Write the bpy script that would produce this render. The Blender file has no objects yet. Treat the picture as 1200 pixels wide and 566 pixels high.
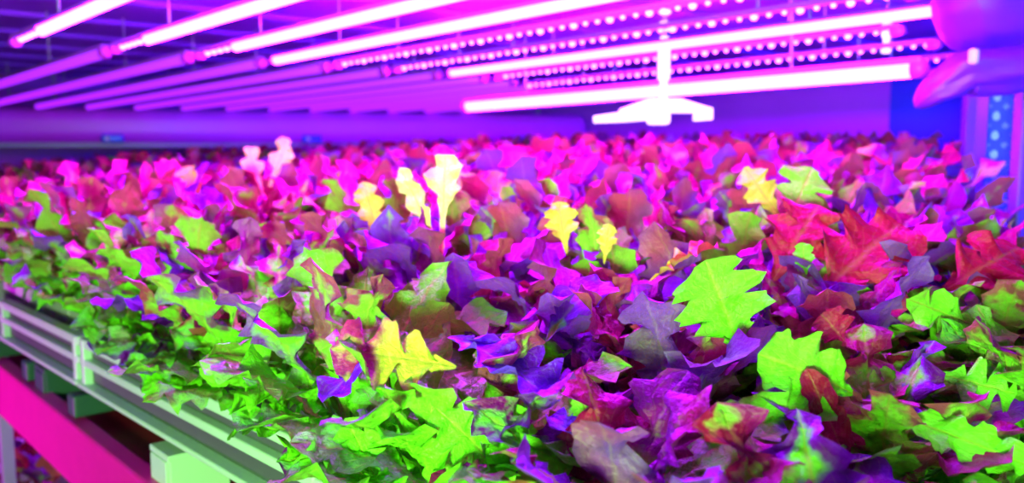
import bpy, bmesh, math, random
import numpy as np
from mathutils import Vector, Matrix

S = bpy.context.scene
COL = S.collection
rnd = random.Random(7)

# ------------------------------------------------------------------ camera frame
CZ = 1.45                       # camera height above the floor
FPX = 1000.0                    # focal length in pixels of a 1200 wide frame
YAW = math.radians(42.6)        # the bed runs along +Y, 42.6 degrees left of the view
PITCH = math.atan(113 / FPX)
FWD = Vector((math.sin(YAW) * math.cos(PITCH), math.cos(YAW) * math.cos(PITCH), -math.sin(PITCH)))
RGT = Vector((math.cos(YAW), -math.sin(YAW), 0))
UPV = RGT.cross(FWD)
CAMP = Vector((0, 0, CZ))

def P(px, py, d):
    """point seen at pixel (px,py) at depth d metres"""
    return CAMP + d * (FWD + RGT * ((px - 600) / FPX) + UPV * ((283 - py) / FPX))

def PX(p):
    q = Vector(p) - CAMP
    d = q.dot(FWD)
    return 600 + FPX * q.dot(RGT) / d, 283 - FPX * q.dot(UPV) / d, d

def H(h):
    return CZ + h

# ------------------------------------------------------------------ object helpers
def obj(name, me, mat=None, parent=None):
    if isinstance(me, bmesh.types.BMesh):
        m = bpy.data.meshes.new(name)
        me.to_mesh(m); me.free(); me = m
    o = bpy.data.objects.new(name, me)
    COL.objects.link(o)
    if mat is not None and not me.materials:
        me.materials.append(mat)
    if parent is not None:
        o.parent = parent
    return o

def empty(name, loc, label=None, cat=None, group=None, rotz=0):
    o = bpy.data.objects.new(name, None)
    o.empty_display_size = 0.05
    COL.objects.link(o)
    o.location = loc
    o.rotation_euler = (0, 0, rotz)
    tag(o, label, cat, group)
    return o

def tag(o, label=None, cat=None, group=None, kind=None):
    if label: o['label'] = label
    if cat: o['category'] = cat
    if group: o['group'] = group
    if kind: o['kind'] = kind
    return o

def abox(bm, c, s, rot=None, bev=0.0, seg=2):
    r = bmesh.ops.create_cube(bm, size=1.0)
    vs = r['verts']
    for v in vs:
        v.co = Vector((v.co.x * s[0], v.co.y * s[1], v.co.z * s[2]))
    if bev > 0:
        es = list({e for v in vs for e in v.link_edges})
        rb = bmesh.ops.bevel(bm, geom=es, offset=bev, segments=seg, affect='EDGES', profile=0.5)
        vs = list({v for f in rb['faces'] for v in f.verts} | {v for v in vs if v.is_valid})
    for v in vs:
        co = v.co.copy()
        if rot is not None: co = rot @ co
        v.co = co + Vector(c)
    return vs

def tube(bm, pts, radii, n=12, cap=True):
    pts = [Vector(p) for p in pts]
    if not hasattr(radii, '__len__'): radii = [radii] * len(pts)
    rings = []
    for i, p in enumerate(pts):
        t = (pts[min(i + 1, len(pts) - 1)] - pts[max(i - 1, 0)]).normalized()
        a = Vector((0, 0, 1)) if abs(t.z) < .9 else Vector((1, 0, 0))
        u = t.cross(a).normalized(); w = u.cross(t)
        rings.append([bm.verts.new(p + radii[i] * (u * math.cos(2 * math.pi * k / n) + w * math.sin(2 * math.pi * k / n))) for k in range(n)])
    for a, b in zip(rings, rings[1:]):
        for k in range(n):
            f = bm.faces.new((a[k], a[(k + 1) % n], b[(k + 1) % n], b[k])); f.smooth = True
    if cap:
        bm.faces.new(rings[0][::-1]); bm.faces.new(rings[-1])

def nbm(): return bmesh.new()

# ------------------------------------------------------------------ materials
def mat(name):
    m = bpy.data.materials.new(name); m.use_nodes = True
    return m, m.node_tree.nodes, m.node_tree.links, m.node_tree.nodes['Principled BSDF']

def plain(name, col, rough=.45, metal=0.0, spec=.5, var=.12, scale=14.0, bump=0.0):
    m, N, L, B = mat(name)
    tc = N.new('ShaderNodeTexCoord'); no = N.new('ShaderNodeTexNoise')
    no.inputs['Scale'].default_value = scale; no.inputs['Detail'].default_value = 4
    L.new(tc.outputs['Object'], no.inputs['Vector'])
    mx = N.new('ShaderNodeMixRGB')
    mx.inputs[1].default_value = (*[c * (1 - var) for c in col], 1)
    mx.inputs[2].default_value = (*[min(1, c * (1 + var)) for c in col], 1)
    L.new(no.outputs['Fac'], mx.inputs[0]); L.new(mx.outputs[0], B.inputs['Base Color'])
    B.inputs['Roughness'].default_value = rough; B.inputs['Metallic'].default_value = metal
    B.inputs['Specular IOR Level'].default_value = spec
    if bump:
        bp = N.new('ShaderNodeBump'); bp.inputs['Strength'].default_value = bump; bp.inputs['Distance'].default_value = .01
        L.new(no.outputs['Fac'], bp.inputs['Height']); L.new(bp.outputs[0], B.inputs['Normal'])
    return m

def glow(name, col, strength):
    m, N, L, B = mat(name)
    B.inputs['Base Color'].default_value = (.08, .05, .10, 1)
    B.inputs['Emission Color'].default_value = (*col, 1)
    B.inputs['Emission Strength'].default_value = strength
    return m

def leaf_material(name='lettuce_leaf', green=(.09, .60, .005), lime=(.27, .9, .015), red=(.62, .006, .07), dark=(.10, .003, .04), purple=(.24, .004, .56), bias=0.0):
    m, N, L, B = mat(name)
    def math_(op, a, b=None, clamp=False):
        n = N.new('ShaderNodeMath'); n.operation = op; n.use_clamp = clamp
        for i, v in enumerate((a, b)):
            if v is None: continue
            if isinstance(v, (int, float)): n.inputs[i].default_value = v
            else: L.new(v, n.inputs[i])
        return n.outputs[0]
    def mix(f, a, b):
        n = N.new('ShaderNodeMixRGB')
        for i, v in ((0, f), (1, a), (2, b)):
            if isinstance(v, tuple): n.inputs[i].default_value = (*v, 1)
            elif isinstance(v, (int, float)): n.inputs[i].default_value = v
            else: L.new(v, n.inputs[i])
        return n.outputs[0]
    uv = N.new('ShaderNodeUVMap'); uv.uv_map = 'UVMap'
    sp = N.new('ShaderNodeSeparateXYZ'); L.new(uv.outputs[0], sp.inputs[0])
    s = math_('ABSOLUTE', math_('SUBTRACT', sp.outputs[0], .5)); t = sp.outputs[1]      # s 0..0.5
    at = N.new('ShaderNodeAttribute'); at.attribute_name = 'tone'
    tc = N.new('ShaderNodeTexCoord')
    n1 = N.new('ShaderNodeTexNoise'); n1.inputs['Scale'].default_value = 24; n1.inputs['Detail'].default_value = 3
    n2 = N.new('ShaderNodeTexNoise'); n2.inputs['Scale'].default_value = 130; n2.inputs['Detail'].default_value = 3
    L.new(tc.outputs['Object'], n1.inputs['Vector']); L.new(tc.outputs['Object'], n2.inputs['Vector'])
    f = math_('MULTIPLY', at.outputs['Fac'], 2.1)
    f = math_('ADD', f, math_('MULTIPLY', math_('SUBTRACT', t, .55), .9))
    f = math_('ADD', f, math_('MULTIPLY', math_('SUBTRACT', s, .25), .9))
    f = math_('ADD', f, math_('MULTIPLY', math_('SUBTRACT', n1.outputs['Fac'], .5), 1.8))
    f = math_('SUBTRACT', f, .72 - bias)
    f = math_('ADD', math_('MULTIPLY', math_('SUBTRACT', f, .3), 3.2), .5, clamp=True)
    g = mix(n2.outputs['Fac'], green, lime)
    n3 = N.new('ShaderNodeTexNoise'); n3.inputs['Scale'].default_value = 9; n3.inputs['Detail'].default_value = 1
    L.new(tc.outputs['Object'], n3.inputs['Vector'])
    wn = N.new('ShaderNodeTexWhiteNoise'); wn.noise_dimensions = '1D'; L.new(math_('MULTIPLY', at.outputs['Fac'], 91.0), wn.inputs['W'])
    r = mix(math_('MULTIPLY', math_('ADD', math_('SUBTRACT', n3.outputs['Fac'], .5), math_('SUBTRACT', wn.outputs['Value'], .43)), 3.0, clamp=True), red, purple)  # purple is pigment, and also carries violet reflected from overhead
    r = mix(n1.outputs['Fac'], r, dark)
    c = mix(f, g, r)
    # veins: midrib and forward-swept side veins
    rib = math_('SUBTRACT', 1.0, math_('MULTIPLY', s, 18.0), clamp=True)
    w = math_('SINE', math_('ADD', math_('MULTIPLY', t, 52.0), math_('MULTIPLY', s, -46.0)))
    vein = math_('MULTIPLY', math_('SUBTRACT', w, .86, clamp=True), 5.0, clamp=True)
    v = math_('MAXIMUM', math_('MULTIPLY', rib, .6), math_('MULTIPLY', vein, .3))
    v = math_('MULTIPLY', v, math_('SUBTRACT', 1.0, math_('MULTIPLY', f, .62)))
    c = mix(v, c, (.46, .40, .04))
    geo = N.new('ShaderNodeNewGeometry')
    c = mix(math_('MULTIPLY', geo.outputs['Backfacing'], math_('SUBTRACT', .4, math_('MULTIPLY', f, .3))), c, (.26, .70, .03))
    L.new(c, B.inputs['Base Color'])
    B.inputs['Roughness'].default_value = .42
    B.inputs['Specular IOR Level'].default_value = .34
    bp = N.new('ShaderNodeBump'); bp.inputs['Strength'].default_value = .85; bp.inputs['Distance'].default_value = .004
    L.new(math_('SUBTRACT', n2.outputs['Fac'], math_('MULTIPLY', v, .5)), bp.inputs['Height'])
    L.new(bp.outputs[0], B.inputs['Normal'])
    tr = N.new('ShaderNodeBsdfTranslucent'); L.new(c, tr.inputs['Color']); L.new(bp.outputs[0], tr.inputs['Normal'])
    ms = N.new('ShaderNodeMixShader'); ms.inputs[0].default_value = .14
    L.new(B.outputs[0], ms.inputs[1]); L.new(tr.outputs[0], ms.inputs[2])
    L.new(ms.outputs[0], N['Material Output'].inputs['Surface'])
    return m

M = {}
M['leaf'] = leaf_material()
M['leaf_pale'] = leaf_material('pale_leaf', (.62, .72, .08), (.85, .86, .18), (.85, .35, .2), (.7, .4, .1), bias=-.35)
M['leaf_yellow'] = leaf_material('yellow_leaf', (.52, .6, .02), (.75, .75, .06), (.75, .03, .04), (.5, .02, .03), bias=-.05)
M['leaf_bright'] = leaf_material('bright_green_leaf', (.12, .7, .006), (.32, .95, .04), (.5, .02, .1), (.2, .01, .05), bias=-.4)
M['leaf_violet_sheen'] = leaf_material('violet_sheen_leaf', red=(.22, .004, .62), dark=(.14, .004, .40), purple=(.16, .004, .66))  # violet reflection of the ceiling put into the leaf colour
M['leaf_red'] = leaf_material('red_leaf', red=(.50, .004, .03), dark=(.30, .004, .02), purple=(.50, .004, .10))
M['mint'] = plain('pale_painted_metal', (.62, .86, .68), .35, var=.05)
M['inset'] = plain('grey_channel', (.075, .10, .09), .5)
M['white'] = plain('white_plastic', (.8, .78, .82), .5, var=.04)
M['board'] = plain('white_planting_board', (.75, .7, .8), .5, var=.06)
M['teal'] = plain('dark_teal_steel', (.03, .10, .08), .5)
M['redbeam'] = plain('magenta_lit_beam', (.92, .012, .36), .4, var=.08)  # red beam, with the magenta light on it put into its colour
M['reddeck'] = plain('dark_red_deck', (.55, .015, .06), .5)
M['ceil'] = plain('ceiling_metal', (.30, .05, .72), .38, spec=.6, var=.18, scale=3.0)  # violet tube light put into the ceiling's own colour
M['wall'] = plain('violet_lit_wall', (.62, .08, .85), .6, var=.08, scale=3.0)  # base colour includes the violet light of the tubes
M['bluelit_wall'] = plain('blue_lit_wall', (.03, .06, .85), .6, var=.2, scale=4.0)  # nearer stretch of the wall, blue light put into its colour
M['floor'] = plain('dark_floor', (.06, .05, .08), .5)
M['duct'] = plain('violet_lit_duct', (.95, .05, .95), .4, var=.04)  # duct colour carries the violet tube light
M['pink'] = plain('pink_plastic', (.75, .06, .7), .4)
M['housing'] = plain('lilac_housing', (.42, .10, .65), .35)
M['curtain'] = plain('purple_film', (.16, .012, .42), .5, var=.2, scale=9.0, bump=.3)
M['post'] = plain('blue_lit_steel', (.04, .08, .85), .4)  # steel coloured blue for the blue light falling on the post
M['greypost'] = plain('grey_steel', (.35, .3, .42), .4)
M['dimpost'] = plain('purple_steel', (.14, .04, .30), .5)
M['dark'] = plain('dark_hole', (.05, .06, .07), .6)
M['blueclip'] = plain('blue_plastic', (.02, .05, .9), .35)
M['tube'] = glow('lit_tube', (.42, .0052, 1.0), 205.0)
M['tube_fat'] = glow('lit_fat_tube', (.42, .007, 1.0), 155.0)
M['tube_dim'] = glow('dim_tube', (.58, .020, 1.7), 1.0)
M['diode'] = glow('lit_diode', (.55, .045, 1.0), 26.0)
M['bracket'] = glow('glowing_white', (.75, .45, 1.0), 3.0)  # added glow for plain white parts that nearby tubes whiten

# ------------------------------------------------------------------ setting
def struct(name, bm, m):
    return tag(obj(name, bm, m), kind='structure')

bm = nbm(); abox(bm, (2.2, 2.8, -.05), (9, 10, .1)); struct('floor', bm, M['floor'])
bm = nbm()
abox(bm, (2.7, 3.0, H(.56)), (6.2, 8.4, .08))
for k in range(14):                                   # broad ribs across the ceiling
    abox(bm, (2.7, -.9 + .6 * k, H(.515)), (6.2, .16, .03), bev=.012)
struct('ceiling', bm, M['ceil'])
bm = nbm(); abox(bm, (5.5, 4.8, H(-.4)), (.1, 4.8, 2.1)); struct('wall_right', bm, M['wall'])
bm = nbm(); abox(bm, (5.5, .35, H(-.4)), (.1, 4.1, 2.1)); struct('wall_front', bm, M['bluelit_wall'])
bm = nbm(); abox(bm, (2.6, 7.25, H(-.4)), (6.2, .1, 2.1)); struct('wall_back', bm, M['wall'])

# ------------------------------------------------------------------ the grow bed with its pale side rail
BX, ZT = .55, -.394          # rail plane and rail top (relative to the camera)
YN, YF = -.25, 2.74
bed = empty('grow_bed', (BX, 3.0, H(-.5)), 'long grow bed with pale mint side rail, crowded with lettuce', 'grow bed')
def bp(name, bm, m, parent=bed):
    o = obj(name, bm, m, parent)
    r = parent
    off = Vector((0, 0, 0))
    while r is not None:
        off += r.location; r = r.parent
    if name in ('side_panel', 'top_lip', 'middle_rail', 'bottom_lip', 'stile'):     # the rail dips a little towards its far end
        for v in o.data.vertices: v.co.z -= .024 * (v.co.y - .93)
    o.data.transform(Matrix.Translation(-off))
    return o
bm = nbm(); abox(bm, (2.83, 2.9, H(-.475)), (4.5, 6.9, .03)); bp('tray', bm, M['teal'])
bm = nbm()
for k in range(7):
    abox(bm, (2.84, -.1 + .98 * k, H(-.435)), (4.44, .97, .05), bev=.006)
bp('planting_board', bm, M['board'])
def rail(y0, y1, name):
    L_ = y1 - y0; yc = (y0 + y1) / 2
    bm = nbm(); abox(bm, (BX + .012, yc, H(-.447)), (.010, L_ - .01, .104)); r = bp(name, bm, M['inset'])
    for nm, zc, hh, dep, xo in (('top_lip', -.403, .020, .030, .006), ('middle_rail', -.4445, .016, .020, .0), ('bottom_lip', -.4965, .010, .032, -.002)):
        b = nbm(); abox(b, (BX + xo, yc, H(zc)), (dep, L_, hh), bev=.003); o = bp(nm, b, M['mint'])
    return r
rail(YN, .955, 'side_panel'); rail(.96, 1.99, 'side_panel'); rail(2.0, YF, 'side_panel')
for y in (.93, .985, 1.965, 2.025, 2.70):
    b = nbm(); abox(b, (BX - .001, y, H(-.448)), (.020, .022, .108), bev=.003); bp('stile', b, M['mint'])

# ------------------------------------------------------------------ rack that carries it, with the lower tier
rack = empty('rack_frame', (BX, 3.0, 0), 'rack frame with magenta red beam and teal crossbars under the pale rail', 'rack')
for (x, y, z1) in ((.55, 2.80, -.30), (.57, .1, -.5), (5.0, .1, -.5), (5.0, 6.2, -.5), (.6, 6.2, -.5), (2.7, 6.2, -.5)):
    b = nbm(); abox(b, (x, y, H(z1) / 2), (.034, .034, H(z1)), bev=.004); bp('upright', b, M['greypost'], rack)
b = nbm(); abox(b, (BX - .01, 2.6, H(-.685)), (.045, 6.0, .15), bev=.008, seg=3); bp('beam', b, M['redbeam'], rack)
b = nbm(); abox(b, (1.25, 2.6, H(-.645)), (1.36, 6.0, .02)); bp('deck', b, M['reddeck'], rack)
for y in (1.25, 2.02, 2.42, 2.75):
    b = nbm(); abox(b, (1.2, y, H(-.575)), (1.35, .05, .05), bev=.006); bp('cross_bar', b, M['teal'], rack)
for y in (1.50, 2.30):
    b = nbm()
    abox(b, (BX + .05, y, H(-.605)), (.11, .012, .09), bev=.002)
    abox(b, (BX + .05, y + .07, H(-.605)), (.11, .012, .09), bev=.002)
    abox(b, (BX + .05, y + .035, H(-.556)), (.12, .09, .012), bev=.002)
    abox(b, (BX - .008, y + .035, H(-.605)), (.008, .075, .085), bev=.002)
    bp('support_bracket', b, M['mint'] if y < 2 else M['teal'], rack)

# ------------------------------------------------------------------ tubes overhead
CEIL = .50
b = nbm(); bmesh.ops.create_icosphere(b, subdivisions=2, radius=1.0); DIODE = bpy.data.meshes.new('diode'); b.to_mesh(DIODE); b.free(); DIODE.materials.append(M['diode'])
def tube_light(x, y0, y1, h, r, label, mode='lit', group=None, fat=False, full=False):
    yc = (y0 + y1) / 2
    h = h - .005 - .019 * (yc - .7)
    root = empty('grow_light_tube' if mode != 'dots' else 'grow_light_strip', (x, yc, H(h)), label, 'grow light', group)
    root.rotation_euler.x = -.019
    hl = (y1 - y0) / 2
    b = nbm(); abox(b, (0, 0, r * .95), (r * 1.7, 2 * hl, r * .8), bev=r * .2)
    obj('housing', b, M['housing'], root)
    if mode == 'dots':
        b = nbm(); abox(b, (0, 0, r * .45), (r * 1.5, 2 * hl - .01, r * .35), bev=r * .1); obj('circuit_board', b, M['tube_dim'], root)
        board = root.children[-1]
        y = -hl + .03; k = 0
        while y < hl - .02:
            d_ = obj('diode', DIODE, None, board); d_.location = (0, y, r * .05); d_.scale = [r * (.42 if k % 3 else .64)] * 3
            y += .045; k += 1
    else:
        m = M['tube_dim'] if mode == 'dim' else (M['tube_fat'] if fat else M['tube'])
        b = nbm()
        yl = hl - .03 if mode == 'dim' else hl - .30
        if fat or full: yl = hl - .02
        tube(b, [(0, -hl + .02, 0), (0, yl, 0)], r, 14); obj('diffuser', b, m, root)
        if yl < hl - .1:
            b = nbm(); abox(b, (0, hl - .15, r * .4), (r * 1.3, .28, r * .4)); obj('circuit_board', b, M['tube_dim'], root)
            board = root.children[-1]; y = yl + .02
            while y < hl - .03:
                d_ = obj('diode', DIODE, None, board); d_.location = (0, y, r * .1); d_.scale = [r * .66] * 3; y += .05
    for sg in (-1, 1):
        b = nbm(); tube(b, [(0, sg * (hl - .028), 0), (0, sg * hl, 0), (0, sg * (hl + .012), 0)], [r * 1.12, r * 1.12, r * .7], 14)
        obj('end_cap', b, M['pink'], root)
    for sg in (-1, 1):
        b = nbm(); tube(b, [(0, sg * hl * .6, r * 1.2), (0, sg * hl * .6, CEIL - h)], .004, 8); obj('hanger', b, M['greypost'], root)
    return root

TH = .36
ROWX = [.68, .97, 1.25, 1.53, 1.80, 2.08, 2.36]
YJ = 3.0
lit_labels = [
    'bright white grow tube in the top left corner, first over the rail',
    'bright white tube with a beaded end, second from the top left corner',
    'bright thin tube with beaded end, third from the top left corner',
    'long unbroken white tube, fourth from the rail, before the beaded strips',
    'strip of beaded lights next behind the long unbroken white tube',
    'second strip of beaded lights behind the long unbroken white tube',
    'thin unbroken white tube crossing the hanging rod above the fat tube']
for i, x in enumerate(ROWX):
    tube_light(x, .60 if i < 4 else .86, YJ - .02, TH, .0155, lit_labels[i], 'dots' if i in (4, 5) else 'lit', full=i in (3, 6))
tube_light(2.47, 1.0, 3.0, .222, .024, 'fat brilliant white tube hanging lowest over the lettuces', 'lit', fat=True)
for i, x in enumerate([2.66, 2.94, 3.25, 3.58]):
    tube_light(x, 1.15, YJ + .1 * i, TH - .02 * i, .0155, ['beaded strip just below the thin tube by the short rod', 'second beaded strip below the thin tube by the rod',
               'third beaded strip below the thin tube by the rod', 'faint beaded strip just above the fat white tube'][i], 'dots')
far_names = ['first', 'second', 'third', 'fourth', 'fifth', 'sixth', 'seventh', 'eighth', 'ninth', 'tenth', 'eleventh', 'twelfth', 'thirteenth']
fx = [.97 + .28 * k for k in range(13)]
for i, x in enumerate(fx):
    ye = 6.35 - .33 * (x - 1.2)
    tube_light(x, YJ + .06 + (.1 * (i - 6) if i > 6 else 0), ye, TH, .019, 'dim purple tube running to the back, %s of its row counted from the left edge' % far_names[i], 'dim')

# ------------------------------------------------------------------ pale duct across the back
d0, d1 = Vector((.2, 6.95, H(.13))), Vector((5.35, 4.95, H(.13)))
ductc = (d0 + d1) / 2
duct = empty('air_duct', ductc, 'broad pale purple duct across the back below the dim tubes', 'duct')
ang = math.atan2((d1 - d0).y, (d1 - d0).x)
L_ = (d1 - d0).length
R_ = Matrix.Rotation(ang, 3, 'Z')
b = nbm(); vs = abox(b, (0, 0, 0), (L_, .3, .25), rot=R_, bev=.09, seg=6)
for f in b.faces: f.smooth = True
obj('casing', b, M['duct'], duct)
b = nbm(); abox(b, (0, 0, -.13), (L_, .22, .03), rot=R_); obj('bottom_flange', b, M['greypost'], duct)
for k in range(5):
    b = nbm(); abox(b, R_ @ Vector((-L_ / 2 + .4 + k * (L_ - .8) / 4, 0, .22)), (.02, .02, .3)); obj('hanger', b, M['greypost'], duct)
for px, lab in ((140, 'small blue clip under the duct, nearest the left edge'), (365, 'small blue clip under the duct, middle one'), (601, 'small blue clip under the duct, nearest the hanging support')):
    # where the ray meets the duct's near side
    dirv = Vector((FWD.x + RGT.x * (px - 600) / FPX, FWD.y + RGT.y * (px - 600) / FPX))
    e = Vector((math.cos(ang), math.sin(ang)))
    A = np.array([[dirv.x, -e.x], [dirv.y, -e.y]]); q = np.linalg.solve(A, np.array([d0.x, d0.y]))
    pt = Vector((dirv.x * q[0], dirv.y * q[0])) - Vector((-e.y, e.x)) * .15
    r = empty('clip', (pt.x, pt.y, H(.045)), lab, 'clip', rotz=ang)
    b = nbm(); abox(b, (0, 0, 0), (.14, .06, .055), bev=.015, seg=3); obj('body', b, M['blueclip'], r)
    b = nbm(); tube(b, [(-.03, -.032, 0), (-.03, -.045, 0)], .016, 10); obj('knob', b, M['white'], r)

# ------------------------------------------------------------------ hanging white fitting with added glow and short rod
lp = P(777, 128, 3.0)
bracket = empty('hanging_bracket', lp, 'white hanging support on a rod with a flat hood', 'bracket')  # plain white hanging support, its glow is added to read white
hc = H(CEIL) - lp.z
b = nbm(); tube(b, [(0, 0, .02), (0, 0, .1), (0, 0, .105), (0, 0, .23), (0, 0, .235), (0, 0, .25)], [.013, .013, .021, .021, .014, .014], 14); obj('rod', b, M['bracket'], bracket)
b = nbm(); tube(b, [(0, 0, .25), (0, 0, hc)], .006, 10); obj('cord', b, M['greypost'], bracket)
b = nbm(); tube(b, [(0, 0, .27), (0, 0, .285), (0, 0, .30)], [.016, .026, .016], 14); tube(b, [(0, 0, .325), (0, 0, .333), (0, 0, .345)], [.010, .022, .010], 14); obj('collar', b, M['bracket'], bracket)
b = nbm()
for (c0, c1) in (((-.16, .0), (.16, .0)),):
    vs = [b.verts.new(p) for p in ((-.14, -.09, .0), (.15, -.09, .0), (.15, .09, .0), (-.14, .09, .0), (-.05, -.04, .035), (.05, -.04, .035), (.05, .04, .035), (-.05, .04, .035))]
    for q in ((0, 1, 5, 4), (1, 2, 6, 5), (2, 3, 7, 6), (3, 0, 4, 7), (4, 5, 6, 7), (3, 2, 1, 0)): b.faces.new([vs[i] for i in q])
    abox(b, (.145, 0, -.018), (.012, .17, .04)); abox(b, (0, 0, -.004), (.27, .17, .01))
b.transform(Matrix.Rotation(-YAW + .12, 4, 'Z')); obj('plate', b, M['bracket'], bracket)
b = nbm(); abox(b, (-.03, -.08, -.03), (.075, .06, .05), bev=.012); b.transform(Matrix.Rotation(-YAW, 4, 'Z')); obj('block', b, M['bracket'], bracket)
b = nbm(); tube(b, [(-.06, -.07, -.022), (-.16, -.07, -.03), (-.25, -.07, -.038)], [.018, .017, .012], 12); b.transform(Matrix.Rotation(-YAW, 4, 'Z')); obj('side_pipe', b, M['bracket'], bracket)
rp = P(1038, 62, 2.95)
rod = empty('hanging_rod', rp, 'short white rod among beaded strips near the right ends', 'rod')
b = nbm(); tube(b, [(0, 0, 0), (0, 0, .02), (0, 0, .024), (0, 0, .05), (0, 0, .055), (0, 0, .1)], [.014, .018, .010, .010, .016, .016], 12); obj('shaft', b, M['bracket'], rod)  # plain rod with the same added glow
b = nbm(); tube(b, [(0, 0, .1), (0, 0, H(CEIL) - rp.z)], .005, 8); obj('cord', b, M['greypost'], rod)

# ------------------------------------------------------------------ right side: perforated post, slim posts, rolled film
def perforated(root, w, h, d, ncol, pitch, r, m):
    b = nbm()
    rows = int(h / pitch); cw = w / ncol; n = 12
    for i in range(rows):
        for j in range(ncol):
            cx, cz = -w / 2 + cw * (j + .5), pitch * (i + .5)
            cs = []
            for k in range(n):
                a = 2 * math.pi * k / n
                ca, sa = math.cos(a), math.sin(a)
                sc = 1 / max(abs(ca), abs(sa))
                cs.append((b.verts.new((cx + r * ca, 0, cz + r * sa)), b.verts.new((cx + cw / 2 * sc * ca, 0, cz + pitch / 2 * sc * sa)), b.verts.new((cx + r * ca, .006, cz + r * sa))))
            for k in range(n):
                q = (k + 1) % n
                b.faces.new((cs[k][0], cs[q][0], cs[q][1], cs[k][1])); b.faces.new((cs[q][0], cs[k][0], cs[k][2], cs[q][2]))
    abox(b, (-w / 2 + .003, d / 2, h / 2), (.006, d, h)); abox(b, (w / 2 - .003, d / 2, h / 2), (.006, d, h))
    o = obj('face_plate', b, m, root)
    b = nbm(); abox(b, (0, d * .6, h / 2), (w - .014, .01, h)); obj('back_plate', b, M['white'], root)
pp = P(1172, 250, 2.25)
post = empty('perforated_post', (pp.x, pp.y, 0), 'blue perforated steel post standing at the right edge', 'post', rotz=-YAW + .06)
perforated(post, .10, H(CEIL) , .05, 2, .05, .013, M['post'])
for px, d, w, lab, m in ((1133, 3.3, .05, 'slim grey purple post left of the perforated blue post', M['dimpost']), (1199, 2.0, .045, 'dim purple post cut by the right edge of the view', M['dimpost'])):
    q = P(px, 200, d)
    r = empty('post', (q.x, q.y, 0), lab, 'post', rotz=-YAW)
    b = nbm(); abox(b, (0, 0, H(CEIL) / 2), (w, .04, H(CEIL)), bev=.006); obj('shaft', b, m, r)
    b = nbm(); abox(b, (0, 0, .006), (w + .05, .09, .012)); obj('foot_plate', b, M['greypost'], r)

cb = P(1150, 40, 1.95)
film = empty('rolled_film', cb, 'rolled purple film bundle tied up beside the tube ends', 'film')
def lump(path, rads, seed, amp=.12, n=40):
    b = nbm(); rg = random.Random(seed); ph = [rg.uniform(0, 6.28) for _ in range(6)]
    pts = [Vector(p) - cb for p in path]
    K = 30
    rings = []
    for i in range(K + 1):
        t = i / K * (len(pts) - 1); a = min(int(t), len(pts) - 2); f = t - a
        p = pts[a].lerp(pts[a + 1], f); r = rads[a] * (1 - f) + rads[a + 1] * f
        cap = min(1, math.sqrt(max(0, 1 - (1 - min(1, i / 5)) ** 2)), math.sqrt(max(0, 1 - (1 - min(1, (K - i) / 5)) ** 2))) or .01
        tt = (pts[a + 1] - pts[a]).normalized(); u = tt.cross(Vector((0, 0, 1))).normalized(); w = u.cross(tt)
        ring = []
        for k in range(n):
            th = 2 * math.pi * k / n
            rr = r * cap * (1 + amp * math.sin(3 * th + ph[0] + 1.5 * t) + amp * .5 * math.sin(7 * th + ph[1] - 2 * t) + amp * .3 * math.sin(13 * th + ph[2] + 3 * t))
            ring.append(b.verts.new(p + rr * (u * math.cos(th) + w * math.sin(th))))
        rings.append(ring)
    for r0, r1 in zip(rings, rings[1:]):
        for k in range(n):
            f = b.faces.new((r0[k], r0[(k + 1) % n], r1[(k + 1) % n], r1[k])); f.smooth = True
    return b
obj('upper_roll', lump([P(1260, -10, 1.95), P(1190, 2, 1.95), P(1140, 8, 1.95), P(1092, 22, 1.98)], [.09, .11, .105, .07], 3, .05), M['curtain'], film)
obj('lower_roll', lump([P(1250, 66, 1.93), P(1180, 82, 1.94), P(1130, 84, 1.95), P(1098, 104, 1.97), P(1072, 126, 2.0)], [.05, .055, .05, .035, .02], 5, .10), M['curtain'], film)
b = nbm(); q = P(1141, 66, 1.86) - cb; abox(b, q, (.022, .02, .034), bev=.007); obj('clip', b, M['white'], film)
b = nbm(); q = P(1165, 30, 1.95) - cb; tube(b, [q, Vector((q.x, q.y, H(CEIL) - cb.z))], .006, 8); obj('tie', b, M['greypost'], film)

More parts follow.
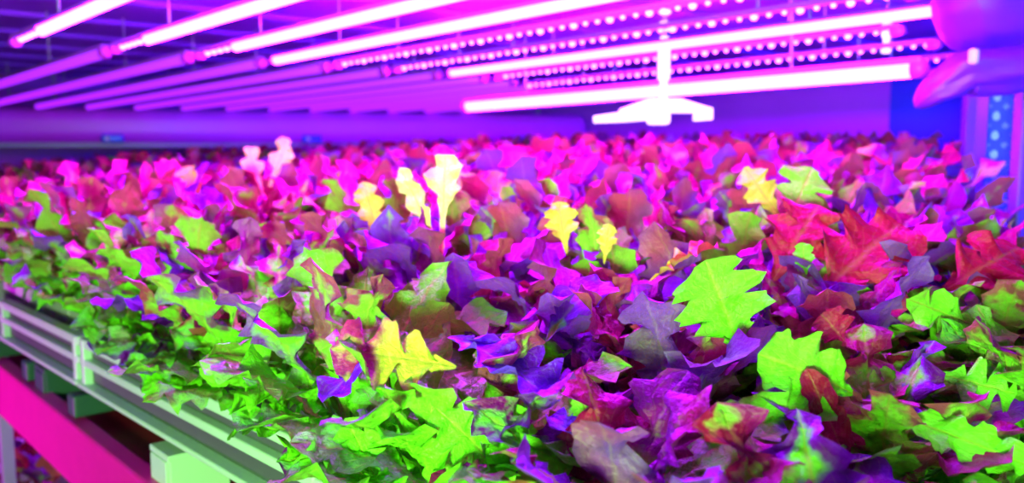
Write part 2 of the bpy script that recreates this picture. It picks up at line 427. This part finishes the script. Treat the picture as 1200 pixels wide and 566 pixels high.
# ------------------------------------------------------------------ lettuce leaves
def leaf_arrays(rg, L, W, th0, bend, N=26, Mh=6, lobes=4, depth=.45, ruffle=.012, cup=.15, twist=0., petiole=.22, tipsplit=0., frill=.26):
    """grid of points; base at origin, midrib in the X-Z plane: th0 = angle from vertical, bends outward (+X)"""
    ts = np.linspace(0, 1, N + 1)
    ang = th0 + bend * ts ** 1.6 + .10 * np.sin(5 * ts + rg.uniform(0, 6))
    dx = np.sin(ang) * L / N; dz = np.cos(ang) * L / N
    mx = np.concatenate([[0], np.cumsum(dx[:-1])]); mz = np.concatenate([[0], np.cumsum(dz[:-1])])
    ss = np.linspace(-1, 1, 2 * Mh + 1)
    def env(t):
        e = .13 + .87 / (1 + np.exp(-(t - petiole - .10) * 16))
        tip = np.sqrt(np.clip(1 - ((t - .62) / .38).clip(0, 1) ** 2.2, 0, 1))
        return e * tip
    V = np.zeros((N + 1, 2 * Mh + 1, 3)); UV = np.zeros((N + 1, 2 * Mh + 1, 2))
    pr = [rg.uniform(0, 6.28) for _ in range(10)]
    base_env = env(ts)
    for side in (-1, 1):
        k = lobes + rg.uniform(-.6, .6); ph = rg.uniform(0, 6.28)
        c = .5 + .5 * np.cos(2 * np.pi * k * ts ** .9 + ph)
        c2 = .5 + .5 * np.cos(2 * np.pi * k * 2.7 * ts + ph * 2)
        w = W * base_env * (1 - depth * c ** 2.2 * (ts > petiole) - frill * c2)
        for j, s in enumerate(ss):
            if (s < 0) != (side < 0) and s != 0: continue
            a = abs(s)
            tsh = np.clip(ts + .10 * a * a * (1 - ts) * 1.2 - tipsplit * .12 * (1 - a) * ts ** 4, 0, 1)
            X = np.interp(tsh, ts, mx); Z = np.interp(tsh, ts, mz); A = np.interp(tsh, ts, ang)
            y = w * s
            nrm = ruffle * (a ** 1.4) * (np.sin(17 * ts + pr[0] + 2.2 * side) + .7 * np.sin(31 * ts + pr[1] + side * pr[2]) + .4 * np.sin(51 * ts + pr[5] * side)) * np.minimum(1, base_env * 1.3)
            nrm = nrm + cup * w * a * a + .004 * np.sin(40 * ts + 9 * s + pr[3]) * np.minimum(1, base_env)
            tw = twist * ts
            yy = y * np.cos(tw) ; nn = nrm + y * np.sin(tw)
            # normal (upper face) of the midrib: (-cos A, 0, sin A)
            V[:, j, 0] = X - np.cos(A) * nn; V[:, j, 1] = yy; V[:, j, 2] = Z + np.sin(A) * nn
            UV[:, j, 0] = .5 + .5 * s; UV[:, j, 1] = ts
    return V, UV

class LeafMesh:
    def __init__(self): self.v = []; self.f = []; self.uv = []; self.tone = []; self.n = 0
    def add(self, V, UV, tone):
        R, C, _ = V.shape
        idx = np.arange(R * C).reshape(R, C) + self.n
        q = np.stack([idx[:-1, :-1], idx[1:, :-1], idx[1:, 1:], idx[:-1, 1:]], -1).reshape(-1, 4)
        self.v.append(V.reshape(-1, 3)); self.f.append(q); self.uv.append(UV.reshape(-1, 2)); self.tone.append(np.full(R * C, tone)); self.n += R * C
    def build(self, name, m):
        v = np.concatenate(self.v); f = np.concatenate(self.f); uv = np.concatenate(self.uv); tn = np.concatenate(self.tone)
        me = bpy.data.meshes.new(name)
        me.from_pydata(v.tolist(), [], f.tolist())
        ul = me.uv_layers.new(name='UVMap'); ul.data.foreach_set('uv', uv[f.reshape(-1)].astype(np.float32).ravel())
        at = me.attributes.new('tone', 'FLOAT', 'POINT'); at.data.foreach_set('value', tn.astype(np.float32))
        me.polygons.foreach_set('use_smooth', np.ones(len(f), dtype=bool))
        me.materials.append(m); me.update()
        return me

def rotz(V, a):
    c, s = math.cos(a), math.sin(a); W_ = V.copy()
    W_[..., 0] = c * V[..., 0] - s * V[..., 1]; W_[..., 1] = s * V[..., 0] + c * V[..., 1]
    return W_

def head_meshes(seed, tone, hi=True, k=1.0):
    rg = random.Random(seed)
    N, Mh = (26, 6) if hi else (13, 3)
    out, inn = LeafMesh(), LeafMesh()
    nleaf = 26 if hi else 18
    for i in range(nleaf):
        f = i / (nleaf - 1)                                  # 0 outer .. 1 inner
        a = i * 2.39996 + rg.uniform(-.25, .25)
        L = (.20 + .13 * f - .10 * max(0, f - .75) * 4 * .5) * rg.uniform(.85, 1.12)
        W = (.060 - .015 * f) * rg.uniform(.85, 1.2)
        th0 = .86 * (1 - f) ** 1.1 + .08 + rg.uniform(-.08, .08)
        bend = (1.15 - .55 * f) * rg.uniform(.5, 1.25)
        V, UV = leaf_arrays(rg, L, W, th0, bend, N, Mh, lobes=rg.choice((3, 4, 4, 5)), depth=rg.uniform(.4, .72), ruffle=rg.uniform(.008, .016), cup=rg.uniform(-.2, .35), twist=rg.uniform(-.6, .6))
        V[..., 0] += .012; V[..., 2] += .01 + .035 * f
        V = rotz(V, a)
        tn = min(1, max(0, tone + rg.uniform(-.25, .25) + .42 * (f - .5)))
        (out if f < .5 else inn).add(V, UV, tn)
    return out.build('outer_leaves', M['leaf']), inn.build('heart_leaves', M['leaf'])

LOOK = ['mostly green', 'green and magenta', 'purple red']
TONE = [.16, .36, .58]
HI = [[head_meshes(100 + 10 * c + k, TONE[c]) for k in range(4)] for c in range(3)]
LO = [[head_meshes(300 + 10 * c + k, TONE[c] + .1, False) for k in range(3)] for c in range(3)]
BOARD = -.41

def height_at(x, y):
    h = .30 + .075 * min(1, max(0, (x - .7) / 1.6)) + .05 * min(1, max(0, (x - 2.2) / 2.0))
    return h
def silhouette(px):
    return float(np.interp(px, [0, 200, 500, 700, 900, 1080, 1170, 1250], [190, 172, 160, 148, 142, 144, 300, 345]))
CULL = {17, 18, 50, 51, 52, 53, 54, 70, 80, 82, 83, 84, 85, 103, 104, 108, 112, 113, 128, 131, 134, 135, 137, 140, 141, 156, 162, 163, 167, 168, 179, 185, 186, 189, 193, 194, 195, 197, 206, 214, 216, 221, 223, 231, 232, 235, 239, 243, 246, 260, 263, 265, 270, 272, 274, 286, 291, 292, 293, 294, 300, 302, 303, 313, 325, 326, 329, 330, 332, 333, 341, 343, 344, 345, 346, 350, 351, 352, 362, 367, 368, 369, 370, 371, 375, 378, 380, 382, 384, 385, 387, 388, 389, 394, 396, 400, 401, 403, 404, 407, 408, 414, 417, 418, 420, 421, 422, 423, 424, 425, 437, 438, 440, 442, 443, 444, 451, 456, 457, 459, 460, 461, 462}          # places in the crowd that nothing is seen of
heads = []        # (x, y, row, px, py, d)
rows = [.64 + .205 * k for k in range(10)] + [2.72 + .25 * k for k in range(10)]
gi = 0
for ri, x in enumerate(rows):
    y = .30 + (.10 if ri % 2 else 0)
    if x > 1.7: y = .62
    if x > 2.1: y = .95
    if x > 2.6: y = 1.25 + .18 * (x - 2.7)
    step = .205 if x < 2.6 else .25
    while y < 6.1:
        jx, jy = x + rnd.uniform(-.03, .03), y + rnd.uniform(-.04, .04)
        if ri == 0: jx -= .07 if y < .92 else .025
        sc_r, rz, c = rnd.uniform(.9, 1.12), rnd.uniform(0, 6.28), rnd.choice((0, 0, 1, 1, 1, 2, 2)) 
        kk = rnd.randrange(12)
        lim = 6.95 - .39 * (x - .2) - .35
        px, py, d = PX((jx, jy, H(-.15)))
        hh = height_at(jx, jy) / .30 * sc_r
        ptx, pty, _ = PX((jx, jy, H(BOARD + .34 * hh)))
        room = max(silhouette(ptx), float(np.interp(d, [.70, .85, .95, 1.1, 1.35, 1.8, 2.5], [440, 385, 345, 290, 232, 195, 150])) + float(np.interp(ptx, [760, 800, 1010, 1050], [0, 50, 50, 0])) * (d < 1.0)) - pty
        if room > 0: sc_r *= max(.5, 1 - room / 1000 * d / (.34 * hh))
        ok = PX((jx, jy, H(BOARD + .34 * height_at(jx, jy) / .30 * sc_r)))[1] > silhouette(ptx) - 12
        if jy < lim and -70 < px < 1290 and (ok or px < 1050) :
            if d < .92 and px > 720: sc_r *= .95
            heads.append([jx, jy, ri, px, py, d, sc_r, rz, c, kk, gi])
        gi += 1
        y += step
def lettuce(x, y, z, s, rz, c, kk, hi, label, group):
    o = empty('lettuce', (x, y, z), label, 'lettuce', group, rz)
    o.scale = (max(s, .8 + .22 * s), max(s, .8 + .22 * s), s)
    om, im = (HI[c][kk % 4] if hi else LO[c][kk % 3])
    obj('outer_leaves', om, None, o); obj('heart_leaves', im, None, o)
    return o
ORD = ['first', 'second', 'third', 'fourth', 'fifth', 'sixth', 'seventh', 'eighth', 'ninth', 'tenth', 'eleventh', 'twelfth', 'thirteenth', 'fourteenth', 'fifteenth', 'sixteenth', 'seventeenth', 'eighteenth', 'nineteenth', 'twentieth']
cnt = {}
for hd in heads:
    x, y, ri, px, py, d, sc_r, rz, c, kk, gid = hd
    if gid in CULL: continue
    n = cnt[ri] = cnt.get(ri, -1) + 1
    hi = d < 2.0
    if d < 2.1 and n < 20:
        row = 'the row beside the pale rail' if ri == 0 else '%s row behind the pale rail' % ORD[ri]
        label = '%s lettuce, %s from near end of %s' % (LOOK[c], ORD[n], row); grp = 'lettuces in the front of the bed'
    elif x > 2.6:
        label = 'small blurred magenta lettuce in the far crowd below the fat tube and duct'; grp = 'far lettuces'
    elif px < 330:
        label = 'soft blurred lettuce in the receding rows at the left end'; grp = 'left lettuces'
    else:
        label = 'soft magenta lettuce halfway back, between the sharp front heads and far crowd'; grp = 'middle lettuces'
    s = height_at(x, y) / .30 * sc_r
    if ri == 0 and y > 1: s *= .95
    lettuce(x, y, H(BOARD), s, rz, c, kk, hi, label, grp)['gid'] = gid

# single leaves that stand out, each a part of the head it grows from
def hero(b2, t2, db, dt, hw, m, tone, face, label, seed, lobes=4, depth=.5, bend=.7, petiole=.22, ruffle=.05, tipsplit=0.):
    rg = random.Random(seed)
    b3, t3 = P(*b2, db), P(*t2, dt)
    Lc = (t3 - b3).length
    W = hw / FPX * (db + dt) / 2
    V, UV = leaf_arrays(rg, 1.0, W / Lc, .1, bend, 34, 8, lobes=lobes, depth=depth, ruffle=ruffle, cup=rg.uniform(-.1, .35), twist=rg.uniform(-.3, .3), petiole=petiole, tipsplit=tipsplit, frill=.13)
    mid = V[:, V.shape[1] // 2]
    ch = mid[-1] - mid[0]; cl = np.linalg.norm(ch); ez = ch / cl
    nx = np.array([-1., 0, 0]); nx = nx - ez * nx.dot(ez); nx /= np.linalg.norm(nx); ey = np.cross(ez, nx)
    D = (t3 - b3).normalized()
    want = {'cam': (CAMP - b3).normalized() + Vector((0, 0, .15)), 'up': Vector((0, 0, 1)) + (CAMP - b3).normalized() * .25}[face]
    Nn = (want - D * want.dot(D)).normalized(); E = D.cross(Nn)
    loc = np.stack([V @ nx, V @ ey, V @ ez], -1) * (Lc / cl)
    Wd = loc[..., :1] * np.array(Nn) + loc[..., 1:2] * np.array(E) + loc[..., 2:] * np.array(D) + np.array(b3)
    best = min((o for o in LETT), key=lambda o: (o.location.xy - b3.xy).length)
    Mi = np.array((Matrix.Translation(best.location) @ Matrix.Rotation(best.rotation_euler.z, 4, 'Z') @ Matrix.Diagonal((*best.scale, 1))).inverted())
    Wl = Wd @ Mi[:3, :3].T + Mi[:3, 3]
    lm = LeafMesh(); lm.add(Wl, UV, tone)
    o = obj('leaf', lm.build('leaf', m), None, best)
    if label: o['label'] = label
HERO = [
    ((-30, 332), (58, 326), 2.5, 2.45, 26, 'leaf_violet_sheen', .9, 'up', 'broad violet leaf spreading at the left edge', 3, .3, .4, .1),
    ((521, 306), (468, 196), 1.35, 1.33, 15, 'leaf_pale', .1, 'cam', 'tall pale yellow leaf', 4, .45, .35, .3),
    ((517, 303), (522, 181), 1.35, 1.36, 27, 'leaf_pale', .15, 'cam', 'tall pale leaf with a fanned tip', 3, .4, .3, .45),
    ((311, 234), (290, 172), 2.3, 2.3, 15, 'leaf_pale', .0, 'cam', 'left arm of a pale forked leaf', 3, .6, .5, .35),
    ((310, 234), (338, 162), 2.3, 2.3, 15, 'leaf_pale', .0, 'cam', 'right arm of a pale forked leaf', 3, .6, .5, .35),
    ((236, 238), (215, 196), 2.3, 2.3, 16, 'leaf_yellow', .0, 'cam', None, 3, .5, .5, .2),
    ((440, 330), (418, 268), 1.5, 1.5, 24, 'leaf_bright', .0, 'cam', None, 4, .6, .5, .2),
    ((395, 352), (440, 312), 1.45, 1.4, 26, 'leaf_bright', .0, 'cam', None, 4, .7, .5, .2),
    ((330, 380), (300, 318), 1.6, 1.55, 28, 'leaf_bright', .05, 'cam', None, 4, .6, .5, .2),
    ((268, 420), (236, 372), 1.6, 1.5, 26, 'leaf_bright', .05, 'cam', None, 4, .6, .5, .2),
    ((345, 430), (318, 470), 1.2, 1.12, 24, 'leaf_bright', .05, 'cam', None, 4, .6, .5, .2),
    ((290, 440), (292, 494), 1.35, 1.22, 24, 'leaf_bright', .05, 'cam', None, 4, .6, .5, .2),
    ((664, 298), (655, 236), 1.3, 1.3, 22, 'leaf_yellow', .1, 'cam', 'upright yellow leaf', 4, .35, .3, .2),
    ((708, 310), (713, 262), 1.2, 1.2, 13, 'leaf_yellow', .1, 'cam', None, 4, .35, .3, .2),
    ((925, 258), (952, 196), 1.45, 1.45, 36, 'leaf_bright', .1, 'cam', 'yellow green leaf catching the aisle light', 3, .5, .5, .2),
    ((918, 262), (872, 196), 1.45, 1.45, 22, 'leaf_yellow', .1, 'cam', None, 3, .5, .5, .2),
    ((868, 412), (826, 305), .95, .93, 60, 'leaf_bright', .05, 'cam', 'large green leaf facing forward', 4, .42, .6, .1),
    ((1000, 462), (888, 415), .83, .80, 46, 'leaf_bright', .1, 'cam', 'broad bright green leaf', 3, .3, .7, .1),
    ((890, 600), (942, 452), .84, .80, 60, 'leaf_bright', .1, 'cam', 'bright green leaf low at the front', 3, .5, .7, .1),
    ((845, 620), (862, 478), .82, .8, 42, 'leaf_bright', .1, 'cam', None, 4, .5, .7, .1),
    ((535, 430), (386, 408), .86, .82, 44, 'leaf_yellow', .43, 'cam', 'red and yellow jagged leaf', 4, .7, .6, .1),
    ((448, 292), (425, 213), 1.5, 1.48, 17, 'leaf_yellow', .05, 'cam', None, 4, .4, .8, .2),
    ((292, 266), (194, 254), 2.1, 2.05, 17, 'leaf_yellow', .0, 'up', None, 4, .6, .4, .2),
    ((335, 300), (290, 252), 2.0, 2.0, 26, 'leaf_yellow', .0, 'cam', None, 4, .7, .5, .2),
    ((340, 300), (392, 262), 2.0, 2.0, 24, 'leaf_yellow', .0, 'cam', None, 4, .7, .5, .2),
    ((525, 395), (645, 468), .90, .82, 56, 'leaf_violet_sheen', .9, 'up', 'broad purple leaf lying flat', 3, .45, .6, .1),
    ((470, 400), (378, 472), .92, .86, 36, 'leaf_violet_sheen', .9, 'up', 'purple pointed leaf', 3, .5, .5, .1),
    ((955, 352), (1055, 262), 1.2, 1.25, 58, 'leaf_red', 1.0, 'cam', 'broad red leaf', 3, .4, .7, .1),
    ((905, 330), (960, 240), 1.25, 1.3, 46, 'leaf_red', 1.0, 'cam', 'broad red leaf', 3, .4, .6, .1),
    ((1100, 345), (1195, 290), 1.2, 1.25, 44, 'leaf_red', 1.0, 'cam', 'red leaf', 3, .5, .6, .1),
    ((1000, 560), (945, 432), .81, .79, 22, 'leaf', 1.0, 'cam', 'narrow maroon leaf', 3, .25, .5, .1),
    ((990, 400), (962, 368), .9, .9, 26, 'leaf', 1.0, 'cam', None, 3, .25, .5, .1),
    ((1098, 438), (1192, 462), .95, .92, 34, 'leaf_bright', .05, 'cam', 'star shaped green leaf', 4, .8, .5, .1),
    ((1065, 440), (1018, 458), .95, .93, 20, 'leaf_bright', .05, 'cam', None, 4, .8, .4, .1),
    ((1148, 384), (1062, 350), 1.05, 1.0, 27, 'leaf_bright', .05, 'cam', None, 4, .75, .4, .1),
    ((1030, 478), (1210, 548), .85, .78, 27, 'leaf_bright', .1, 'cam', 'long green leaf reaching to the edge', 5, .35, .4, .1),
    ((705, 522), (678, 462), .85, .84, 26, 'leaf_bright', .15, 'cam', None, 4, .3, .7, .1),
    ((745, 600), (640, 492), .84, .80, 60, 'leaf_violet_sheen', .9, 'up', 'large purple leaf low at the front', 3, .4, .5, .1),
    ((640, 400), (716, 330), 1.05, 1.1, 40, 'leaf_violet_sheen', .8, 'up', 'magenta ribbed leaf', 3, .4, .6, .1),
    ((760, 330), (842, 290), 1.15, 1.1, 30, 'leaf_yellow', .45, 'up', 'yellow edged purple leaf', 3, .5, .6, .1),
    ((945, 322), (940, 284), 1.2, 1.2, 13, 'leaf_bright', .0, 'cam', None, 3, .3, .4, .1),
    ((575, 540), (510, 478), .85, .82, 40, 'leaf_bright', .15, 'cam', None, 4, .55, .6, .1),
    ((600, 560), (590, 470), .85, .83, 34, 'leaf_bright', .2, 'cam', None, 4, .5, .6, .1),
    ((440, 560), (405, 490), .9, .88, 28, 'leaf_bright', .3, 'cam', None, 4, .6, .6, .1),
]
LETT = [o for o in COL.objects if o.name.split('.')[0] == 'lettuce']
for i, (b2, t2, db, dt, hw, m, tone, face, lab_, lo_, de_, be_, pe_) in enumerate(HERO):
    hero(b2, t2, db, dt, hw, M[m], tone, face, lab_, 900 + i, lo_, de_, be_, pe_)

# lettuces of the lower tier
for i, (x, y) in enumerate(((.70, 2.45), (.72, 2.75), (.70, 3.05), (.78, 3.35))):
    lettuce(x, y, H(-1.16), .95, i * 1.3, 2, i, False, 'purple lettuce of the lower tier showing under the magenta beam', 'lower tier lettuces')
low = empty('lower_bed', (1.3, 2.6, H(-1.2)), 'dark bed of the lower tier under the magenta beam', 'grow bed')
b = nbm(); abox(b, (0, 0, 0), (1.5, 5.6, .06)); obj('tray', b, M['teal'], low)
b = nbm(); abox(b, (0, 0, .035), (1.44, 5.5, .012)); obj('planting_board', b, M['board'], low)

# ------------------------------------------------------------------ unseen lights: aisle, lower tier and added fills
def area(name, loc, target, sx, sy, col, power):
    l = bpy.data.lights.new(name, 'AREA'); l.shape = 'RECTANGLE'; l.size = sx; l.size_y = sy; l.color = col; l.energy = power
    o = bpy.data.objects.new(name, l); COL.objects.link(o); o.location = loc
    o.rotation_euler = (Vector(target) - Vector(loc)).to_track_quat('-Z', 'Y').to_euler()
    return o
area('aisle_lamp', (-1.1, -.55, H(-.12)), (.8, .9, H(-.32)), .4, .3, (.46, 1.0, .32), 46).data.spread = math.radians(110)
area('magenta_beam_fill', (-1.4, 3.1, H(-1.0)), (.5, 2.6, H(-.72)), 1.4, .2, (.85, .01, 1.0), 9).data.spread = math.radians(70)  # added unseen fill that turns the beam magenta
area('blue_post_fill', (2.9, -1.0, H(.2)), (3.0, 1.2, H(.05)), .4, .4, (.02, .04, 1.0), 75).data.spread = math.radians(95)  # added unseen fill on the camera side, for post and wall
area('lower_tier_lamp', (1.0, 2.7, H(-.68)), (1.0, 2.7, H(-1.2)), .8, 3.0, (.45, .02, 1.0), 22)
w = bpy.data.worlds.new('World'); S.world = w; w.use_nodes = True
w.node_tree.nodes['Background'].inputs[0].default_value = (.02, .015, .10, 1)
w.node_tree.nodes['Background'].inputs[1].default_value = .06

# ------------------------------------------------------------------ camera
cam = bpy.data.cameras.new('Camera'); co = bpy.data.objects.new('Camera', cam); COL.objects.link(co)
co.location = CAMP
co.rotation_euler = Matrix((RGT, UPV, -FWD)).transposed().to_euler()
cam.sensor_width = 36; cam.lens = 36 * FPX / 1200
cam.clip_start = .02
cam.dof.use_dof = True; cam.dof.focus_distance = .94; cam.dof.aperture_fstop = 3.9
S.camera = co
S.view_settings.view_transform = 'Standard'; S.view_settings.look = 'None'
S.view_settings.exposure = 0; S.view_settings.gamma = 1; S.view_settings.use_curve_mapping = False
S.cycles.use_denoising = True
S.cycles.diffuse_bounces = 2
